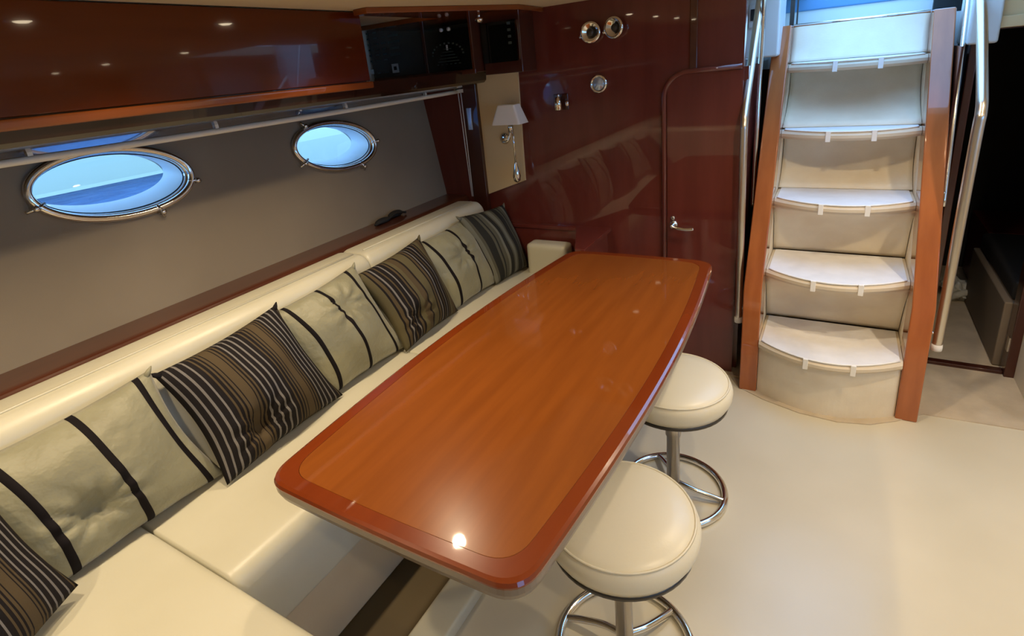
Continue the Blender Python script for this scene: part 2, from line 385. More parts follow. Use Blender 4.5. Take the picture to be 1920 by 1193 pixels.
obj('keyhole', lathe([(.003, 0), (.010, 0), (.010, -.008), (.003, -.008)], 14, (-.672, YB-.006, .815), 'y'), 'chrome', h, smooth=True)
struct(obj('trim_4', B(-.60, -.568, YB-.008, YB, 1.505, CZ), 'sill_wood', bevel=.003), 'vertical wooden batten above the door')

# ------------------------------------------------------------------ tan sconce panel
tp = [(-1.735, .905), (-1.485, .99), (-1.475, 1.575), (-1.74, 1.575)]
struct(obj('trim_5', loft([[(x, YB-.012, z) for x, z in tp], [(x, YB, z) for x, z in tp]]), 'tan_panel'), 'tan fabric wall panel behind the sconce')
s = thing('wall_sconce', 'chrome wall sconce with a cream tapered shade on the tan panel', 'lamp', (-1.53, YB-.02, 1.2))
sx, sy = -1.505, 2.565
obj('back_plate', lathe([(.004, 0), (.030, 0), (.032, -.008), (.02, -.016), (.004, -.018)], 20, (-1.585, YB-.012, 1.225), 'y'), 'chrome', s, smooth=True)
obj('arm', tube(smooth_path([(-1.585, YB-.03, 1.225), (-1.56, sy, 1.215), (sx-.02, sy, 1.225), (sx, sy, 1.27)]), .006, 8), 'chrome', s, smooth=True)
obj('socket', lathe([(.006, 0), (.014, 0), (.014, .05), (.006, .05)], 14, (sx, sy, 1.265)), 'chrome', s, smooth=True)
bm = bmesh.new()
lo = [(-.088, -.055), (.088, -.055), (.088, .055), (-.088, .055)]; hi = [(-.052, -.035), (.052, -.035), (.052, .035), (-.052, .035)]
lo = rounded(lo, .02, 4); hi = rounded(hi, .012, 4)
obj('shade', loft([[(sx+x*.97, sy+y*.97, 1.312) for x, y in lo], [(sx+x, sy+y, 1.31) for x, y in lo], [(sx+x, sy+y, 1.408) for x, y in hi], [(sx+x*.95, sy+y*.95, 1.406) for x, y in hi], [(sx+x*.97, sy+y*.97, 1.314) for x, y in lo]], cap=False), 'shade', s, smooth=False)
obj('stem', tube([(sx+.012, sy, 1.31), (sx+.012, sy, 1.09)], .005, 8), 'chrome', s, smooth=True)
obj('glass_drop', lathe([(.002, 1.115), (.008, 1.10), (.016, 1.06), (.022, 1.03), (.018, 1.005), (.004, .995)], 14, (sx+.012, sy, 0)), 'chrome', s, smooth=True)
fix(s)
pl = obj('switch_plate', B(-1.805, -1.775, YB-.045, YB-.035, 1.28, 1.40), 'plate', bevel=.003)
tag(pl, 'small blue-grey metal switch plate on the dark post', 'switch')

# bulkhead fittings
def spotlight(x, z, lab, tilt):
    t = thing('reading_spotlight', lab, 'light', (x, YB, z), 'round chrome spotlights on the bulkhead')
    obj('base', lathe([(.005, 0), (.034, 0), (.036, -.006), (.030, -.012), (.005, -.012)], 28, (x, YB, z), 'y'), 'dark_metal', t, smooth=True)
    bm = lathe([(.030, -.012), (.046, -.018), (.050, -.030), (.047, -.040), (.036, -.040), (.028, -.026), (.004, -.024)], 28, (0, 0, 0), 'y')
    bmesh.ops.rotate(bm, verts=bm.verts, cent=(0, -.02, 0), matrix=Matrix.Rotation(tilt, 3, 'Z'))
    bmesh.ops.translate(bm, verts=bm.verts, vec=(x, YB, z))
    hd_ = obj('head', bm, 'chrome', t, smooth=True)
    obj('lens', lathe([(.003, 0), (.018, 0), (.014, -.008), (.003, -.010)], 18, (x, YB-.026, z), 'y'), 'dark_metal', hd_, smooth=True)
    obj('pivot', tube([(x-.048, YB-.012, z-.012), (x-.062, YB-.014, z-.018)], .008, 8), 'chrome', t, smooth=True)
    fix(t)
spotlight(-1.055, 1.712, 'left round chrome spotlight high on the dark bulkhead', .2)
spotlight(-.935, 1.720, 'right round chrome spotlight high on the dark bulkhead', -.2)
t = thing('round_gauge', 'single round chrome dial below the pair of spotlights', 'gauge', (-1.03, YB, 1.475))
obj('bezel', lathe([(.005, 0), (.042, 0), (.045, -.010), (.040, -.020), (.034, -.020), (.032, -.010), (.004, -.010)], 28, (-1.03, YB, 1.475), 'y'), 'chrome', t, smooth=True)
obj('dial', lathe([(.003, -.012), (.033, -.012), (.028, -.018), (.003, -.021)], 24, (-1.03, YB, 1.475), 'y'), 'plate', t, smooth=True); fix(t)
t = thing('swivel_lamp', 'small chrome swivel lamp on a square plate left of the round dial', 'lamp', (-1.235, YB, 1.405))
obj('plate', B(-1.28, -1.20, YB-.006, YB, 1.36, 1.44), 'frame_wood', t, bevel=.003)
obj('arm', tube([(-1.24, YB, 1.41), (-1.24, YB-.03, 1.42), (-1.235, YB-.045, 1.44)], .006, 8), 'chrome', t, smooth=True)
obj('head', lathe([(.003, .03), (.014, .025), (.018, 0), (.020, -.035), (.014, -.038), (.003, -.03)], 16, (-1.238, YB-.045, 1.40)), 'chrome', t, smooth=True)
obj('knob', lathe([(.002, .012), (.009, .008), (.010, -.012), (.002, -.016)], 12, (-1.195, YB-.03, 1.395)), 'chrome', t, smooth=True); fix(t)

# ------------------------------------------------------------------ overhead cabinet
t = thing('overhead_cabinet', 'long glossy red cherry overhead cabinet above the portholes', 'cabinet', (-1.85, .6, 1.58))
XC, YC = -1.65, 1.735
obj('carcass', B(-2.25, XC-.022, -2.0, YC, 1.592, CZ-.002), 'red_cherry', t)
obj('door', B(XC-.020, XC, -.9, YC, 1.597, CZ-.004), 'red_cherry', t, bevel=.003)
obj('door', B(XC-.020, XC, -2.0, -.905, 1.597, CZ-.004), 'red_cherry', t, bevel=.003)
lp = rounded([(XC-.03, 1.567), (XC+.008, 1.567), (XC+.010, 1.594), (XC-.03, 1.594)], [0, .008, .008, 0], 4)
obj('bottom_lip', prism_y(lp, -2.0, YC+.004), 'lip_cherry', t)
fix(t)
# curtain rod
t = thing('curtain_rail', 'thin cream curtain rail running above the portholes', 'rail', (-1.83, 1.2, 1.49))
obj('rail', tube([(-1.83, y, 1.4925-.008*math.sin(PI*max(0, min(1, y/2.6)))) for y in [-1.9+.1*k for k in range(45)] + [2.57]], .0105, 8), 'rail_white', t, smooth=True)
for y in (.12, .62, 1.15, 1.75, 2.3):
    obj('bracket', B(-1.842, -1.826, y-.006, y+.006, 1.490, 1.508), 'rail_white', t)
obj('end_bracket', B(-1.845, -1.815, 2.57, YB-.03, 1.484, 1.503), 'rail_white', t)
fix(t)
t = thing('blind_cord', 'pale looped cord hanging from the far end of the curtain rail', 'cord', (-1.83, 2.59, .92))
for dx, dy in ((0, 0), (.018, 0)):
    obj('strand', tube([(-1.83+dx, 2.585, 1.487), (-1.826+dx*.8, 2.587, 1.2), (-1.822+dx*.4, 2.59, .90)], .0028, 6), 'cord_white', t, smooth=True)
fix(t)

# ------------------------------------------------------------------ switch cabinets
t = thing('switch_cabinet', 'dark wooden cabinet with two black electrical switch panels', 'cabinet', (-1.9, 2.4, 1.585))
Y1 = 2.42
K1 = 2.42/2.30
def B1(x0, x1, y0, y1, z0, z1): return B(x0*K1, x1*K1, y0, y1, 1.6+(z0-1.6)*K1, min(CZ, 1.6+(z1-1.6)*K1))
obj('carcass', B(-2.27, -1.512*K1, Y1, YB, 1.584, CZ), 'frame_wood', t, bevel=.004)
obj('bottom_rail', B1(-2.15, -1.505, Y1-.012, Y1, 1.580, 1.602), 'sill_wood', t, bevel=.003)
obj('stile', B1(-1.80, -1.782, Y1-.010, Y1, 1.602, CZ), 'frame_wood', t, bevel=.002)
obj('stile', B1(-1.522, -1.508, Y1-.010, Y1, 1.602, CZ), 'sill_wood', t, bevel=.002)
p1 = obj('switch_panel', B1(-2.15, -1.80, Y1-.007, Y1-.001, 1.604, CZ), 'black', t)
p2 = obj('switch_panel', B1(-1.781, -1.523, Y1-.007, Y1-.001, 1.604, CZ), 'black', t)
def mark(par, x, z, wx, wz, m='white_print', y=Y1-.0095):
    x *= K1; z = 1.6+(z-1.6)*K1
    return obj('printed_mark', B(x-wx/2, x+wx/2, y, y+.002, z-wz/2, z+wz/2), m, par)
mk = mark(p1, -1.995, 1.643, .045, .046, 'white_print')
mark(p1, -2.155, 1.638, .02, .024)
for k in range(7): mark(p1, -2.115+k*.012, 1.628, .006, .006, 'grey_print')
for k in range(6):
    for j in range(3): mark(p1, -2.15+j*.05, 1.69+k*.027, .028 if j else .014, .008, 'grey_print')
for k in range(4): mark(p1, -1.98, 1.71+k*.03, .07, .012, 'grey_print')
# rocker emblem on the white square (dark outlined square)
obj('emblem', B(-2.003*K1, -1.985*K1, Y1-.0115, Y1-.0095, 1.636, 1.655), 'black_soft', p1)
for x in (-1.676, -1.632):
    obj('indicator_lamp', lathe([(.002, 0), (.009, 0), (.009, -.008), (.002, -.010)], 14, (x*K1, Y1-.007, 1.80), 'y'), 'white_print', p2, smooth=True)
mark(p2, -1.655, 1.71, .010, .025)
for k in range(5): mark(p2, -1.655, 1.648+k*.014, .13-.02*k, .003, 'grey_print')
for a in range(12):
    an = PI*a/11; mark(p2, -1.655+.09*math.cos(an), 1.68+.05*math.sin(an), .010, .008, 'grey_print')
for k in range(6): mark(p2, -1.72+k*.026, 1.635, .012, .004, 'grey_print')
fix(t)
t = thing('display_cabinet', 'small dark cabinet with a black screen above the sconce panel', 'cabinet', (-1.6, 2.6, 1.56))
Y3 = 2.50
obj('carcass', B(-1.585, -1.365, Y3, YB, 1.565, CZ), 'frame_wood', t, bevel=.004)
scr = obj('screen', B(-1.582, -1.385, Y3-.008, Y3, 1.620, 1.808), 'black', t)
obj('chrome_strip', B(-1.382, -1.372, Y3-.012, Y3, 1.625, 1.803), 'chrome', t)
for k in range(4): mark(scr, -1.42/K1, 1.70+k*.028, .018, .012, 'grey_print', Y3-.010)
fix(t)
t = tag(obj('cornice', prism_z([(-1.62, 1.67), (-1.55, 1.67), (-1.28, 2.36), (-1.30, YB-.01), (-2.1, YB-.01), (-2.1, 2.2), (-1.62, 2.2)], CZ-.022, CZ), 'lip_cherry', bevel=.004), 'orange wooden cornice under the ceiling beside the switch cabinet', 'cornice')
t = thing('small_ceiling_knob', 'small chrome knob under the wooden cornice beside the switch panels', 'knob', (-1.43, 2.25, CZ-.022))
obj('stem', lathe([(.004, 0), (.008, 0), (.006, -.02), (.004, -.02)], 12, (-1.43, 2.25, CZ-.022)), 'chrome', t, smooth=True)
obj('cap', lathe([(.003, -.018), (.018, -.02), (.020, -.028), (.012, -.038), (.003, -.040)], 16, (-1.43, 2.25, CZ-.022)), 'chrome', t, smooth=True); fix(t)

# ------------------------------------------------------------------ downlights
def downlight(x, y, wt, z=CZ):
    t = thing('ceiling_downlight', 'round chrome ceiling downlight above the sofa' if x < -1 else 'unseen chrome ceiling downlight lighting the open floor', 'light', (x, y, z), 'downlights above the sofa' if x < -1 else 'downlights above the floor')
    obj('trim_ring', lathe([(.026, 0), (.040, 0), (.041, -.004), (.030, -.007), (.026, -.004)], 24, (x, y, z)), 'chrome', t, smooth=True)
    obj('lens', lathe([(.002, -.001), (.025, -.001), (.023, -.006), (.015, -.010), (.002, -.011)], 20, (x, y, z)), 'lens', t)
    l = bpy.data.lights.new('downlight_beam', 'SPOT'); l.energy = wt; l.color = SPOT_COL; l.spot_size = math.radians(128 if x < -1 else 144); l.spot_blend = .7; l.shadow_soft_size = .025
    lo_ = bpy.data.objects.new('downlight_beam', l); COL.objects.link(lo_); lo_.location = (x, y, z-.018); lo_.parent = t
    fix(t)
for a in SPOTS_ROW: downlight(*a)
for a in SPOTS_AISLE_FILL: downlight(*a)

# ------------------------------------------------------------------ sofa
t = thing('corner_sofa', 'long cream leather corner sofa along the hull side', 'sofa', (-1.5, 1.0, 0))
SZ = .50
obj('base', B(-1.95, -1.19, .46, 2.60, .0, .262), 'sofa_base', t, bevel=.012)
def seat_profile(x1): return rounded([(-1.80, .268), (x1, .268), (x1+.006, .40), (x1-.012, SZ), (-1.80, SZ-.01)], [.01, .02, .05, .05, .02], 6)
def seat_run(y0, y1, x1=-1.155):
    pr = seat_profile(x1); rings = []
    for y, s in ((y0, .975), (y0+.006, .992), (y0+.02, 1), (y1-.02, 1), (y1-.006, .992), (y1, .975)):
        cx, cz = -1.5, .38
        rings.append([(cx+(x-cx)*s, y, cz+(z-cz)*s) for x, z in pr])
    return loft(rings)
obj('seat_cushion', seat_run(.478, 1.53), 'cream_leather', t, smooth=True)
obj('seat_cushion', seat_run(1.535, 2.585), 'cream_leather', t, smooth=True)
# short leg (nearest the camera)
def slab_soft(x0, x1, y0, y1, z0, z1, r=.03):
    bm = bmesh.new(); box(bm, x0, x1, y0, y1, z0, z1)
    bmesh.ops.bevel(bm, geom=list(bm.edges), offset=r, segments=4, profile=.6, affect='EDGES'); return bm
obj('seat_cushion', slab_soft(-1.80, -.62, -.25, .474, .268, SZ+.002, .028), 'cream_leather', t, smooth=True)
obj('base', B(-1.95, -.66, -.9, .45, 0, .262), 'sofa_base', t, bevel=.012)
obj('back_cushion', slab_soft(-1.80, -.62, -.45, -.25, .45, .86, .05), 'cream_leather', t, smooth=True)
# back along the hull
bp_ = [(-1.60, .47), (-1.69, .80), (-1.705, .868), (-1.735, .893), (-1.80, .895), (-1.868, .893), (-1.878, .86), (-1.878, .47)]
bpr = rounded(bp_, [.01, .03, .02, .015, .01, .015, .01, .01], 4)
def back_run(y0, y1):
    rings = []
    for y, s in ((y0, .95), (y0+.008, .985), (y0+.025, 1), (y1-.025, 1), (y1-.008, .985), (y1, .95)):
        cx, cz = -1.77, .68
        rings.append([(cx+(x-cx)*s, y, cz+(z-cz)*s) for x, z in bpr])
    return loft(rings)
for y0, y1 in ((-1.2, 1.60), (1.602, 2.52)):
    bc = obj('back_cushion', back_run(y0, y1), 'cream_leather', t, smooth=True)
    obj('piping', tube([(-1.765, y0+.03, .896), (-1.765, y1-.03, .896)], .004, 6), 'cream_leather', bc, smooth=True)
# aft arm
obj('arm_cushion', slab_soft(-1.44, -1.20, 2.495, 2.60, .40, .668, .03), 'cream_leather', t, smooth=True)
fix(t)
# ledge cabinet behind arm
t = thing('corner_ledge', 'low dark cherry ledge cabinet behind the sofa arm', 'cabinet', (-1.3, 2.5, 0))
obj('top', prism_z([(-1.66, 2.606), (-1.18, 2.606), (-1.045, 2.28), (-.995, 2.28), (-.995, YB), (-1.66, YB)], .722, .744), 'dark_cherry', t, bevel=.004)
obj('body', prism_z([(-1.60, 2.615), (-1.17, 2.615), (-1.05, 2.30), (-1.02, 2.30), (-1.02, YB), (-1.60, YB)], 0, .721), 'dark_cherry', t)
fix(t)

# dark object on sill
t = thing('folded_sunglasses', 'small black folded object lying on the wooden sill', 'sunglasses', (-2.0, 2.08, .893))
def blob(c, s, n=16):
    bm = bmesh.new(); bmesh.ops.create_uvsphere(bm, u_segments=n, v_segments=n//2, radius=1)
    for v in bm.verts: v.co = Vector((c[0]+v.co.x*s[0], c[1]+v.co.y*s[1], c[2]+max(v.co.z, -.6)*s[2]))
    return bm
obj('lens', blob((-2.0, 2.02, .905), (.022, .055, .016)), 'black_soft', t, smooth=True)
obj('lens', blob((-2.02, 2.14, .907), (.022, .055, .020)), 'black_soft', t, smooth=True)
obj('temple', tube(smooth_path([(-1.99, 1.95, .902), (-1.985, 2.04, .908), (-1.99, 2.12, .92), (-2.0, 2.2, .903)]), .006, 8), 'black_soft', t, smooth=True)
fix(t)

# ------------------------------------------------------------------ cushions
def pillow(name, lab, C, bulge, m, pinch=None, ribbons=(), nrm=None, seed=0, ear=.0):
    """C = bl, br, tr, tl world points (seen from the room)"""
    C = [Vector(c) for c in C]; cen = sum(C, Vector())/4
    base = (C[0]+C[1])/2
    nrm = ((C[1]-C[0]).cross(C[3]-C[0])).normalized()
    rnd = random.Random(seed); ph = [rnd.uniform(0, 6.28) for _ in range(6)]
    N = 40
    def P(u, v, side):
        p = C[0]*(1-u)*(1-v)+C[1]*u*(1-v)+C[2]*u*v+C[3]*(1-u)*v
        # edges bow inward between the pointed corners
        bow_ = .05*(C[1]-C[0]).length
        su = math.sin(PI*u); sv = math.sin(PI*v)
        ud = (C[1]-C[0]).normalized(); vd = (C[3]-C[0]).normalized()
        p = p + vd*bow_*su*((1-v)**3-(v)**3)*.5 + ud*bow_*sv*((1-u)**3-(u)**3)
        hgt = (max(su, 0)**.55)*(max(sv, 0)**.55)
        f = bulge[0] if side > 0 else -bulge[1]
        d = f*hgt
        if side > 0:
            w_ = .0035*math.sin(9*u+5*v+ph[0])*hgt + .003*math.sin(14*v-7*u+ph[1])*hgt + .004*math.sin(22*u+ph[2]+3*v)*(1-sv)*su
            d += w_
            if pinch:
                pu, pv, pd = pinch; du, dv = u-pu, v-pv; r = math.hypot(du, dv); a = math.atan2(dv, du)
                d += -pd*math.exp(-(r/.10)**2) + .0065*math.sin(9*a+ph[3])*math.exp(-((r-.14)/.10)**2)*min(1, r*9)
        return p + nrm*d
    bm = bmesh.new(); uvl = bm.loops.layers.uv.new('UVMap')
    G = {}
    for side in (1, -1):
        for i in range(N+1):
            for j in range(N+1):
                edge = i in (0, N) or j in (0, N)
                if side < 0 and edge: G[side, i, j] = G[1, i, j]; continue
                G[side, i, j] = bm.verts.new(P(i/N, j/N, side))
    for side in (1, -1):
        for i in range(N):
            for j in range(N):
                idx = [(i, j), (i+1, j), (i+1, j+1), (i, j+1)]
                if side < 0: idx = idx[::-1]
                f = bm.faces.new([G[side, a, b] for a, b in idx])
                for l, (a, b) in zip(f.loops, idx): l[uvl].uv = (a/N, b/N)
    relocate(bm, base)
    o = obj(name, bm, m, smooth=True, recalc=False)
    o.location = base
    o['label'] = lab; o['category'] = 'cushion'; o['group'] = 'scatter cushions on the sofa'
    def ribbon(u0, wd):
        bm = bmesh.new(); R = []
        K = 48
        for k in range(K+1):
            v = k/K*.996+.002; row = []
            for s in (-1, -.5, 0, .5, 1):
                p = P(min(max(u0+s*wd/2, .001), .999), v, 1)
                row.append(bm.verts.new(p-base+nrm*(.0005 if abs(s) == 1 else .0035)))
            R.append(row)
        for a, b in zip(R, R[1:]):
            for q in range(4): bm.faces.new((a[q], a[q+1], b[q+1], b[q]))
        obj('velvet_ribbon', bm, 'ribbon', o, smooth=True, recalc=False)
    for u0, wd in ribbons: ribbon(u0, wd)
    # pointed fabric tips at the top corners
    for ci, sg in ((3, -1), (2, 1)):
        c = C[ci]-base; dv = (C[ci]-cen).normalized()
        bm = lathe([(.010, -.022), (.007, -.004), (.004, .005), (.0015, .011)], 8)
        q = Vector((0, 0, 1)).rotation_difference(dv)
        bmesh.ops.rotate(bm, verts=bm.verts, cent=(0, 0, 0), matrix=q.to_matrix()); bmesh.ops.translate(bm, verts=bm.verts, vec=c)
        obj('corner_tip', bm, m, o, smooth=True)
    return o
Z0 = .505
SC_ = .982
def foot(x, y, z=Z0): return (x*SC_, y*SC_, z)
pillow('striped_cushion', 'black and brown striped cushion cut off at the lower left corner', [(-1.30, -.03, Z0), (-1.462, .283, .54), (-1.63, .235, .83), (-1.62, -.14, .82)], (.085, .03), 'stripe_dark', None, seed=1)
pillow('sage_cushion', 'nearest sage silk cushion with three black ribbons and a dimpled centre', [(-1.545, .200, Z0), (-1.54, .705, Z0), (-1.665, .652, .870), (-1.68, .150, .850)], (.095, .025), 'sage', (.40, .34, .05), [(.215, .040), (.57, .038), (.91, .036)], seed=2)
pillow('striped_cushion', 'large black and brown striped cushion second from the left', [(-1.480, .672, Z0), (-1.510, 1.165, Z0), (-1.66, 1.088, .885), (-1.665, .655, .850)], (.100, .025), 'stripe_dark', (.33, .22, .045), seed=3)
pillow('sage_cushion', 'middle sage silk cushion with black ribbons between two striped ones', [(-1.54, 1.10, Z0), (-1.53, 1.555, Z0), (-1.675, 1.485, .890), (-1.69, 1.04, .850)], (.090, .025), 'sage', (.62, .72, .02), [(.18, .036), (.52, .034), (.87, .034)], seed=4)
pillow('striped_cushion', 'brown and olive striped cushion in the middle of the sofa', [(-1.495, 1.510, Z0), (-1.520, 1.93, Z0), (-1.655, 1.885, .885), (-1.665, 1.470, .848)], (.095, .025), 'stripe_brown', (.3, .25, .03), seed=5)
pillow('sage_cushion', 'farthest sage silk cushion with black ribbons beside the green-grey one', [(-1.535, 1.90, Z0), (-1.525, 2.32, Z0), (-1.668, 2.285, .868), (-1.68, 1.84, .850)], (.080, .025), 'sage', (.5, .6, .02), [(.18, .038), (.58, .036), (.92, .034)], seed=6)
pillow('striped_cushion', 'green-grey striped cushion at the far end of the sofa', [(-1.51, 2.27, Z0), (-1.470, 2.58, Z0), (-1.605, 2.58, .862), (-1.655, 2.20, .890)], (.08, .02), 'stripe_green', None, seed=7)

# ------------------------------------------------------------------ table
t = thing('dining_table', 'long glossy cherry dining table with rounded corners', 'table', (-.74, 1.42, 0))
NL, NR, FR, FL = (-1.088, .573), (-.402, .573), (-.408, 2.262), (-1.045, 2.252)
def side(a, b, bulge, n=14, ax=0):
    out = []
    for k in range(1, n):
        q = k/n; p = [a[0]*(1-q)+b[0]*q, a[1]*(1-q)+b[1]*q]; p[ax] += bulge*math.sin(PI*q)**.9; out.append(tuple(p))
    return out
def outline(inset, rc):
    i = inset
    a, b, c, d_ = (NL[0]+i, NL[1]+i), (NR[0]-i, NR[1]+i), (FR[0]-i, FR[1]-i), (FL[0]+i, FL[1]-i)
    pts = []; S = [(a, b, side(a, b, -.006, 8, 1)), (b, c, side(b, c, .048, 20)), (c, d_, side(c, d_, .008, 8, 1)), (d_, a, side(d_, a, -.050, 20))]
    n = len(S)
    for k in range(4):
        p = Vector(S[k][0]); prv = S[k-1][2]; nxt = S[k][2]
        u = (Vector(prv[-1])-p).normalized(); v = (Vector(nxt[0])-p).normalized()
        pa, pb = p+u*rc, p+v*rc
        for q in range(9):
            s_ = q/8; pts.append(tuple(pa*(1-s_)**2+p*2*s_*(1-s_)+pb*s_*s_))
        pts += nxt
    return pts
def ol(i, z, rc=.065): return [(x, y, z) for x, y in outline(i, rc)]
TZ = .75
obj('top_border', loft([ol(.041, TZ-.012), ol(.041, TZ-.0012), ol(.0405, TZ), ol(.010, TZ), ol(.003, TZ-.003), ol(0, TZ-.010), ol(0, TZ-.014), ol(.041, TZ-.014)], cap=False), 'table_border', t, smooth=False)
obj('top_field', loft([ol(.0414, TZ-.012), ol(.0414, TZ-.0008), ol(.042, TZ-.0002)]), 'table_cherry', t)
obj('edge_band', loft([ol(.0005, TZ-.014), ol(.001, TZ-.030), ol(.006, TZ-.046), ol(.022, TZ-.054), ol(.06, TZ-.056)]), 'taupe', t)
for k, y in enumerate((1.45, 1.95)):
    pc = obj('pedestal', lathe([(.11, 0), (.11, .012), (.055, .03), (.05, .3), (.05, TZ-.075), (.12, TZ-.057)], 28, (-.78, y, 0)), 'steel', t, smooth=True)
pl_ = obj('plinth', slab_soft(-.972, -.865, .62, 2.15, 0, .05, .012), 'cream_leather', t, smooth=True)
fix(t)
# flat dark brown strip on the floor between sofa and table plinth
struct(obj('dark_strip', B(-1.20, -.975, .45, 2.5, 0, .003), 'floor_strip'), 'flat dark brown floor strip under the table')

# ------------------------------------------------------------------ stools
def stool(x, y, lab, rot):
    t = thing('bar_stool', lab, 'stool', (x, y, 0), 'round cream stools beside the table', rot)
    t_inv = None
    r = .197; zs = .503
    parts = []
    prof = [(.004, zs-.085), (.17, zs-.085), (r-.012, zs-.078), (r, zs-.055), (r+.002, zs-.035), (r-.003, zs-.018), (r-.014, zs-.006), (r-.03, zs+.002), (r-.07, zs+.010), (.06, zs+.015), (.004, zs+.016)]
    sc = obj('seat', lathe(prof, 56), 'stool_leather', t, smooth=True)
    obj('piping', lathe([(r-.012+.0035*math.cos(a), zs-.0065+.0035*math.sin(a)) for a in [2*PI*k/8 for k in range(9)]], 56), 'stool_leather', sc, smooth=True)
    obj('rim', lathe([(.1, zs-.098), (r-.022, zs-.098), (r-.012, zs-.092), (r-.012, zs-.080), (.1, zs-.080)], 48), 'dark_metal', t, smooth=True)
    obj('pole', lathe([(.024, .012), (.024, .26), (.028, .262), (.028, zs-.097), (.004, zs-.095)], 24), 'steel', t, smooth=True)
    R = .186
    obj('base_ring', tube([(R*math.cos(a), R*math.sin(a), .014) for a in [2*PI*k/56 for k in range(56)]], .0125, 10, True), 'chrome', t, smooth=True)
    for k in range(3):
        a = 2*PI*k/3
        obj('spoke', tube(smooth_path([(.02*math.cos(a), .02*math.sin(a), .05), (.07*math.cos(a), .07*math.sin(a), .042), (.14*math.cos(a+.1), .14*math.sin(a+.1), .026), (R*math.cos(a+.15), R*math.sin(a+.15), .014)]), .010, 10), 'chrome', t, smooth=True)
stool(-.403, 1.060, 'cream leather stool nearer the camera at the table side', .9)
stool(-.434, 1.715, 'cream leather stool farther from the camera near the stairs', -.1)

# ------------------------------------------------------------------ stairs
t = thing('companionway_stairs', 'steep cherry-framed companionway stairs with pale carpeted treads', 'stairs', (.035, 2.7, 0))
XL0, XL1, XR0, XR1 = -.318, -.241, .312, .391
def stringer(x0, x1):
    pr = [(2.51, 0), (2.51, .53), (3.19, 1.655), (3.30, 1.655), (3.30, 1.60), (2.66, .50), (2.66, 0)]
    return prism_x(pr, x0, x1)
obj('stringer', stringer(XL0, XL1), 'stair_cherry', t, bevel=.006)
obj('stringer', stringer(XR0, XR1), 'stair_cherry', t, bevel=.006)
for x0_, x1_ in ((XL0+.01, XL1-.001), (XR0+.001, XR1-.01)):
    obj('side_panel', prism_x([(2.60, .01), (2.60, .50), (3.22, 1.58), (3.50, 1.58), (3.50, .01)], x0_, x1_), 'stair_fabric', t)
NZ = [.285, .590, .885, 1.18, 1.475]; NY = [2.495, 2.640, 2.825, 2.985, 3.14]
xs0, xs1 = XL1+.001, XR0-.001; W = xs1-xs0; XM = (xs0+xs1)/2
def bowf(u, b=.115): return -b*(1-(2*u-1)**2)
NU = 24
def prevy(i): return NY[i]
for i, (zt, yn) in enumerate(zip(NZ, NY)):
    nxt_y = NY[i+1] if i < 4 else 3.30
    nxt_z = NZ[i+1] if i < 4 else 1.655
    bw = (.115, .115, .115, .105, .095)[i]
    ytb = yn+.175; td = .30 if i < 2 else (.25 if i == 2 else (.16 if i == 3 else .13))
    # tread slab with bowed nose
    def ring_front(ins, z, sh=0): return [(xs0+ins+(W-2*ins)*k/NU, yn+bowf(k/NU, bw)+sh, z) for k in range(NU+1)]
    def slab(zb, zt_, ins=0, sh=0, yb=None, rnd=.006):
        yb = yb or ytb
        def lp(z, s): return ring_front(ins, z, sh+s)+[(xs1-ins, yb, z), (xs0+ins, yb, z)]
        return loft([lp(zb, rnd), lp(zb+rnd, 0), lp(zt_-rnd, 0), lp(zt_, rnd)])
    tr_ = obj('tread', slab(zt-.040, zt-.003, 0, 0, yn+td, .012), 'nose_fabric', t, smooth=False, bevel=0)
    obj('tread_mat', slab(zt-.004, zt+.003, .012, .006, yn+td-.012, .0015), 'tread_mat', tr_)
    obj('mat_edge', tube(ring_front(.012, zt+.001, .007), .0035, 6), 'tread_edge', tr_, smooth=True)
    for u in (.36, .68):
        x = xs0+W*u; y = yn+bowf(u, bw)
        obj('snap_tab', B(x-.010, x+.010, y-.006, y+.006, zt-.044, zt+.005), 'tread_edge', tr_, bevel=.002)
    # riser: concave slung fabric up to the next nose
    R = []
    K = 14
    top_y = nxt_y+.012 if i < 4 else 3.285
    for j in range(K+1):
        v = j/K
        z = zt+.004+(nxt_z-.042-zt if i < 4 else nxt_z-zt-.01)*v
        row = []
        for k in range(NU+1):
            u = k/NU
            yb0 = yn+.31
            sag = (.035 if i < 4 else .05)*math.sin(PI*v)*max(0, math.sin(PI*u))**.6*(1 if i < 4 else -.3)
            cove = 0 if i < 3 else (-.20 if i == 3 else 0)*(1-v)**3.2
            tw = top_y+bowf(u, .06)*(v**2) if i < 4 else top_y
            y = yb0*(1-v**.8)+tw*(v**.8) if i < 4 else (yn+.085)*(1-v)+top_y*v
            y = y + cove + sag + .03*v*(1-v)*2
            if i in (2, 3):
                st = yn+(.20 if i == 2 else .05); y = st+(yn+.335-st)*(1-(1-v)**(3.6 if i == 2 else 2.6))+sag*.6
            x = xs0+W*u
            row.append((x, y, z))
        R.append(row)
    bm = bmesh.new(); V = [[bm.verts.new(p) for p in r] for r in R]
    for a, b in zip(V, V[1:]):
        for k in range(NU): bm.faces.new((a[k], a[k+1], b[k+1], b[k]))
    rs = obj('riser', bm, 'stair_fabric', t, smooth=True)
    md = rs.modifiers.new('solid', 'SOLIDIFY'); md.thickness = .006
# bottom riser under the first tread
def r0(z, s=0): return [(xs0+W*k/NU, NY[0]+.030+bowf(k/NU, .10)+s, z) for k in range(NU+1)]+[(xs1, 2.66, z), (xs0, 2.66, z)]
obj('riser', loft([r0(0.004), r0(.245)]), 'stair_fabric', t)
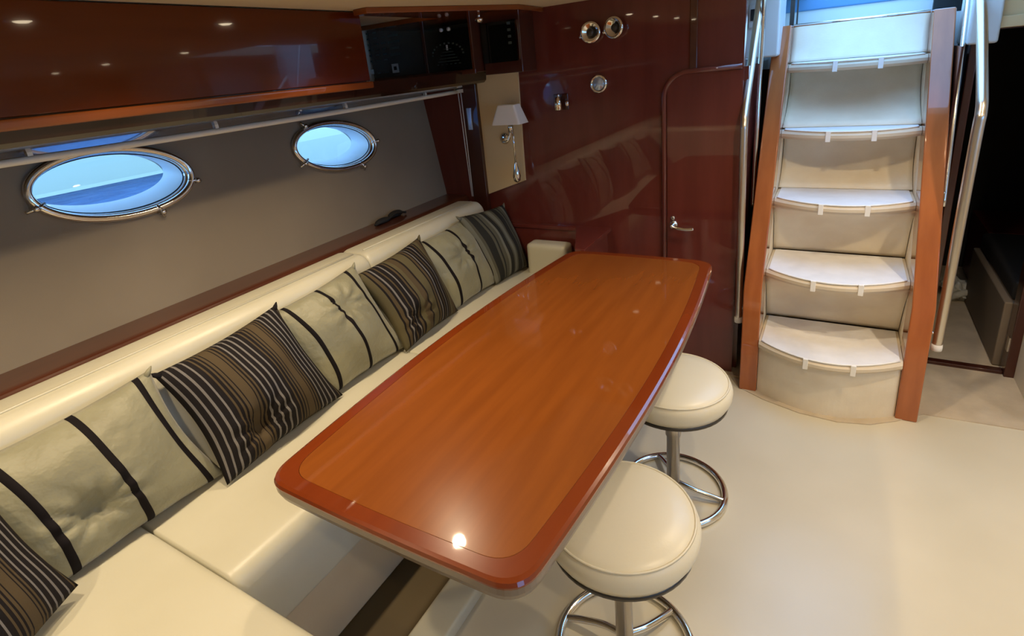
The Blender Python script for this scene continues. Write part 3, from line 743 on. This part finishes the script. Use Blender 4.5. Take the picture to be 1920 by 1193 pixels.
# top: steel strip and sill
obj('top_strip', tube([(xs0, 3.285, 1.650), (xs1, 3.285, 1.650)], .009, 10), 'chrome', t, smooth=True)
obj('top_board', B(xs0, xs1, 3.31, 3.40, 1.61, 1.645), 'gelcoat', t)
fix(t)

def handrail(pts, r, m, lab, cap_=True, name='handrail'):
    t = thing(name, lab, 'handrail', pts[0], 'handrails of the stairs')
    obj('tube', tube(smooth_path(pts, 8), r, 14), m, t, smooth=True)
    if cap_:
        p = pts[0]; obj('end_cap', lathe([(.004, -.012), (r+.001, -.012), (r+.002, 0), (r+.001, .016), (.004, .016)], 16, p), 'tread_edge', t, smooth=True)
    for q in pts[:1]:
        sgn = 1 if q[0] < 0 else -1
        br_ = obj('standoff', tube([(q[0], q[1], q[2]+.06), (q[0]+sgn*.045, q[1]+.02, q[2]+.06)], .006, 8), 'chrome', t, smooth=True)
    fix(t)
handrail([(-.346, 2.600, .33), (-.350, 2.600, .70), (-.357, 2.600, 1.18), (-.358, 2.607, 1.27), (-.36, 2.66, 1.36), (-.36, 2.95, 1.77), (-.36, 3.3, 2.27)], .0165, 'steel', 'thick tan steel handrail left of the stairs')
handrail([(.428, 2.610, .32), (.432, 2.615, .70), (.437, 2.62, 1.19), (.440, 2.63, 1.28), (.441, 2.70, 1.37), (.445, 3.05, 1.70), (.45, 3.4, 2.0)], .0185, 'steel', 'thick tan steel handrail right of the stairs')
handrail([(-.338, 2.86, .83), (-.338, 2.88, 1.30), (-.338, 2.91, 1.80), (-.338, 2.92, 2.2)], .010, 'chrome', 'thin chrome pole behind the left stringer', False, 'grab_pole')
handrail([(.408, 2.86, .86), (.411, 2.98, 1.25), (.414, 3.10, 1.64), (.414, 3.25, 2.1)], .010, 'chrome', 'thin chrome pole behind the right stringer', False, 'grab_pole')

# ------------------------------------------------------------------ hatch coaming, cockpit
struct(obj('wall_hatch_left', B(-.56, -.28, 3.02, 3.30, 1.52, 2.1), 'gelcoat', bevel=.01), 'pale moulded hatch side left of the stairs')
struct(obj('wall_hatch_right', B(.42, .52, 3.02, 3.30, 1.50, 2.1), 'gelcoat', bevel=.01), 'pale moulded hatch side right of the stairs')
t = thing('hatch_latch', 'small dark hatch latch on the pale moulding left of the stairs', 'latch', (-.40, 3.02, 1.72))
obj('plate', B(-.412, -.380, 3.008, 3.02, 1.66, 1.76), 'gelcoat', t, bevel=.002)
obj('slot', B(-.404, -.388, 3.004, 3.010, 1.69, 1.74), 'black_soft', t); fix(t)
struct(obj('cockpit_sole', B(-2.5, 2.5, 3.42, 7.5, 1.55, 1.60), 'gelcoat'))
struct(obj('cockpit_bulkhead', B(-.56, .52, 3.40, 3.42, 1.45, 1.64), 'gelcoat'))
t = thing('cockpit_bench', 'white cockpit locker with blue lined lid beyond the top step', 'bench', (.05, 5.0, 1.6))
obj('locker', slab_soft(-.9, .9, 4.6, 5.4, 1.6, 1.80, .02), 'gelcoat', t, smooth=True)
obj('lid', slab_soft(-.50, .42, 4.585, 4.60+.02, 1.76, 2.05, .012), 'seat_blue', t, smooth=True)
obj('backrest', slab_soft(-.85, .85, 5.4, 5.6, 1.7, 2.4, .03), 'gelcoat', t, smooth=True); fix(t)
t = thing('door_track', 'dark vertical door track at the left of the hatch', 'door track', (-.25, 3.35, 1.64))
obj('track', B(-.265, -.245, 3.35, 3.37, 1.64, 2.1), 'dark_metal', t); obj('track', B(-.235, -.228, 3.35, 3.37, 1.64, 2.1), 'dark_metal', t); fix(t)

# ------------------------------------------------------------------ aft cabin contents
t = thing('berth', 'brown berth base along the right side of the dark aft cabin', 'bed', (.9, 3.6, 0))
obj('base', B(.735, 1.3, 3.14, 3.95, .004, .34), 'berth', t, bevel=.008)
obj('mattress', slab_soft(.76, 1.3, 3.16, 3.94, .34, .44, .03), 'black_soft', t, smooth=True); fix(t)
t = thing('cabinet_box', 'dark red cabinet at the back of the aft cabin', 'cabinet', (.95, 4.2, 0))
obj('body', B(.80, 1.3, 4.0, 4.5, .004, .42), 'redbox', t, bevel=.006); obj('door', B(.82, 1.28, 3.992, 4.0, .03, .40), 'redbox', t); fix(t)
t = thing('crumpled_towel', 'crumpled pale towel on the aft cabin floor', 'towel', (.70, 3.98, 0))
bm = bmesh.new(); bmesh.ops.create_icosphere(bm, subdivisions=4, radius=1)
for v in bm.verts:
    n_ = 1+.18*math.sin(7*v.co.x+3*v.co.z)+.14*math.sin(9*v.co.y-4*v.co.x)+.08*math.sin(17*v.co.z+11*v.co.x)
    v.co = Vector((.70+v.co.x*.07*n_, 3.98+v.co.y*.09*n_, .055+max(v.co.z, -.8)*.065*n_))
obj('towel_fold', bm, 'towel', t, smooth=True)
obj('towel_corner', tube(smooth_path([(.66, 3.9, .03), (.69, 3.88, .06), (.74, 3.9, .07), (.78, 3.93, .03)]), .02, 8), 'towel', t, smooth=True); fix(t)
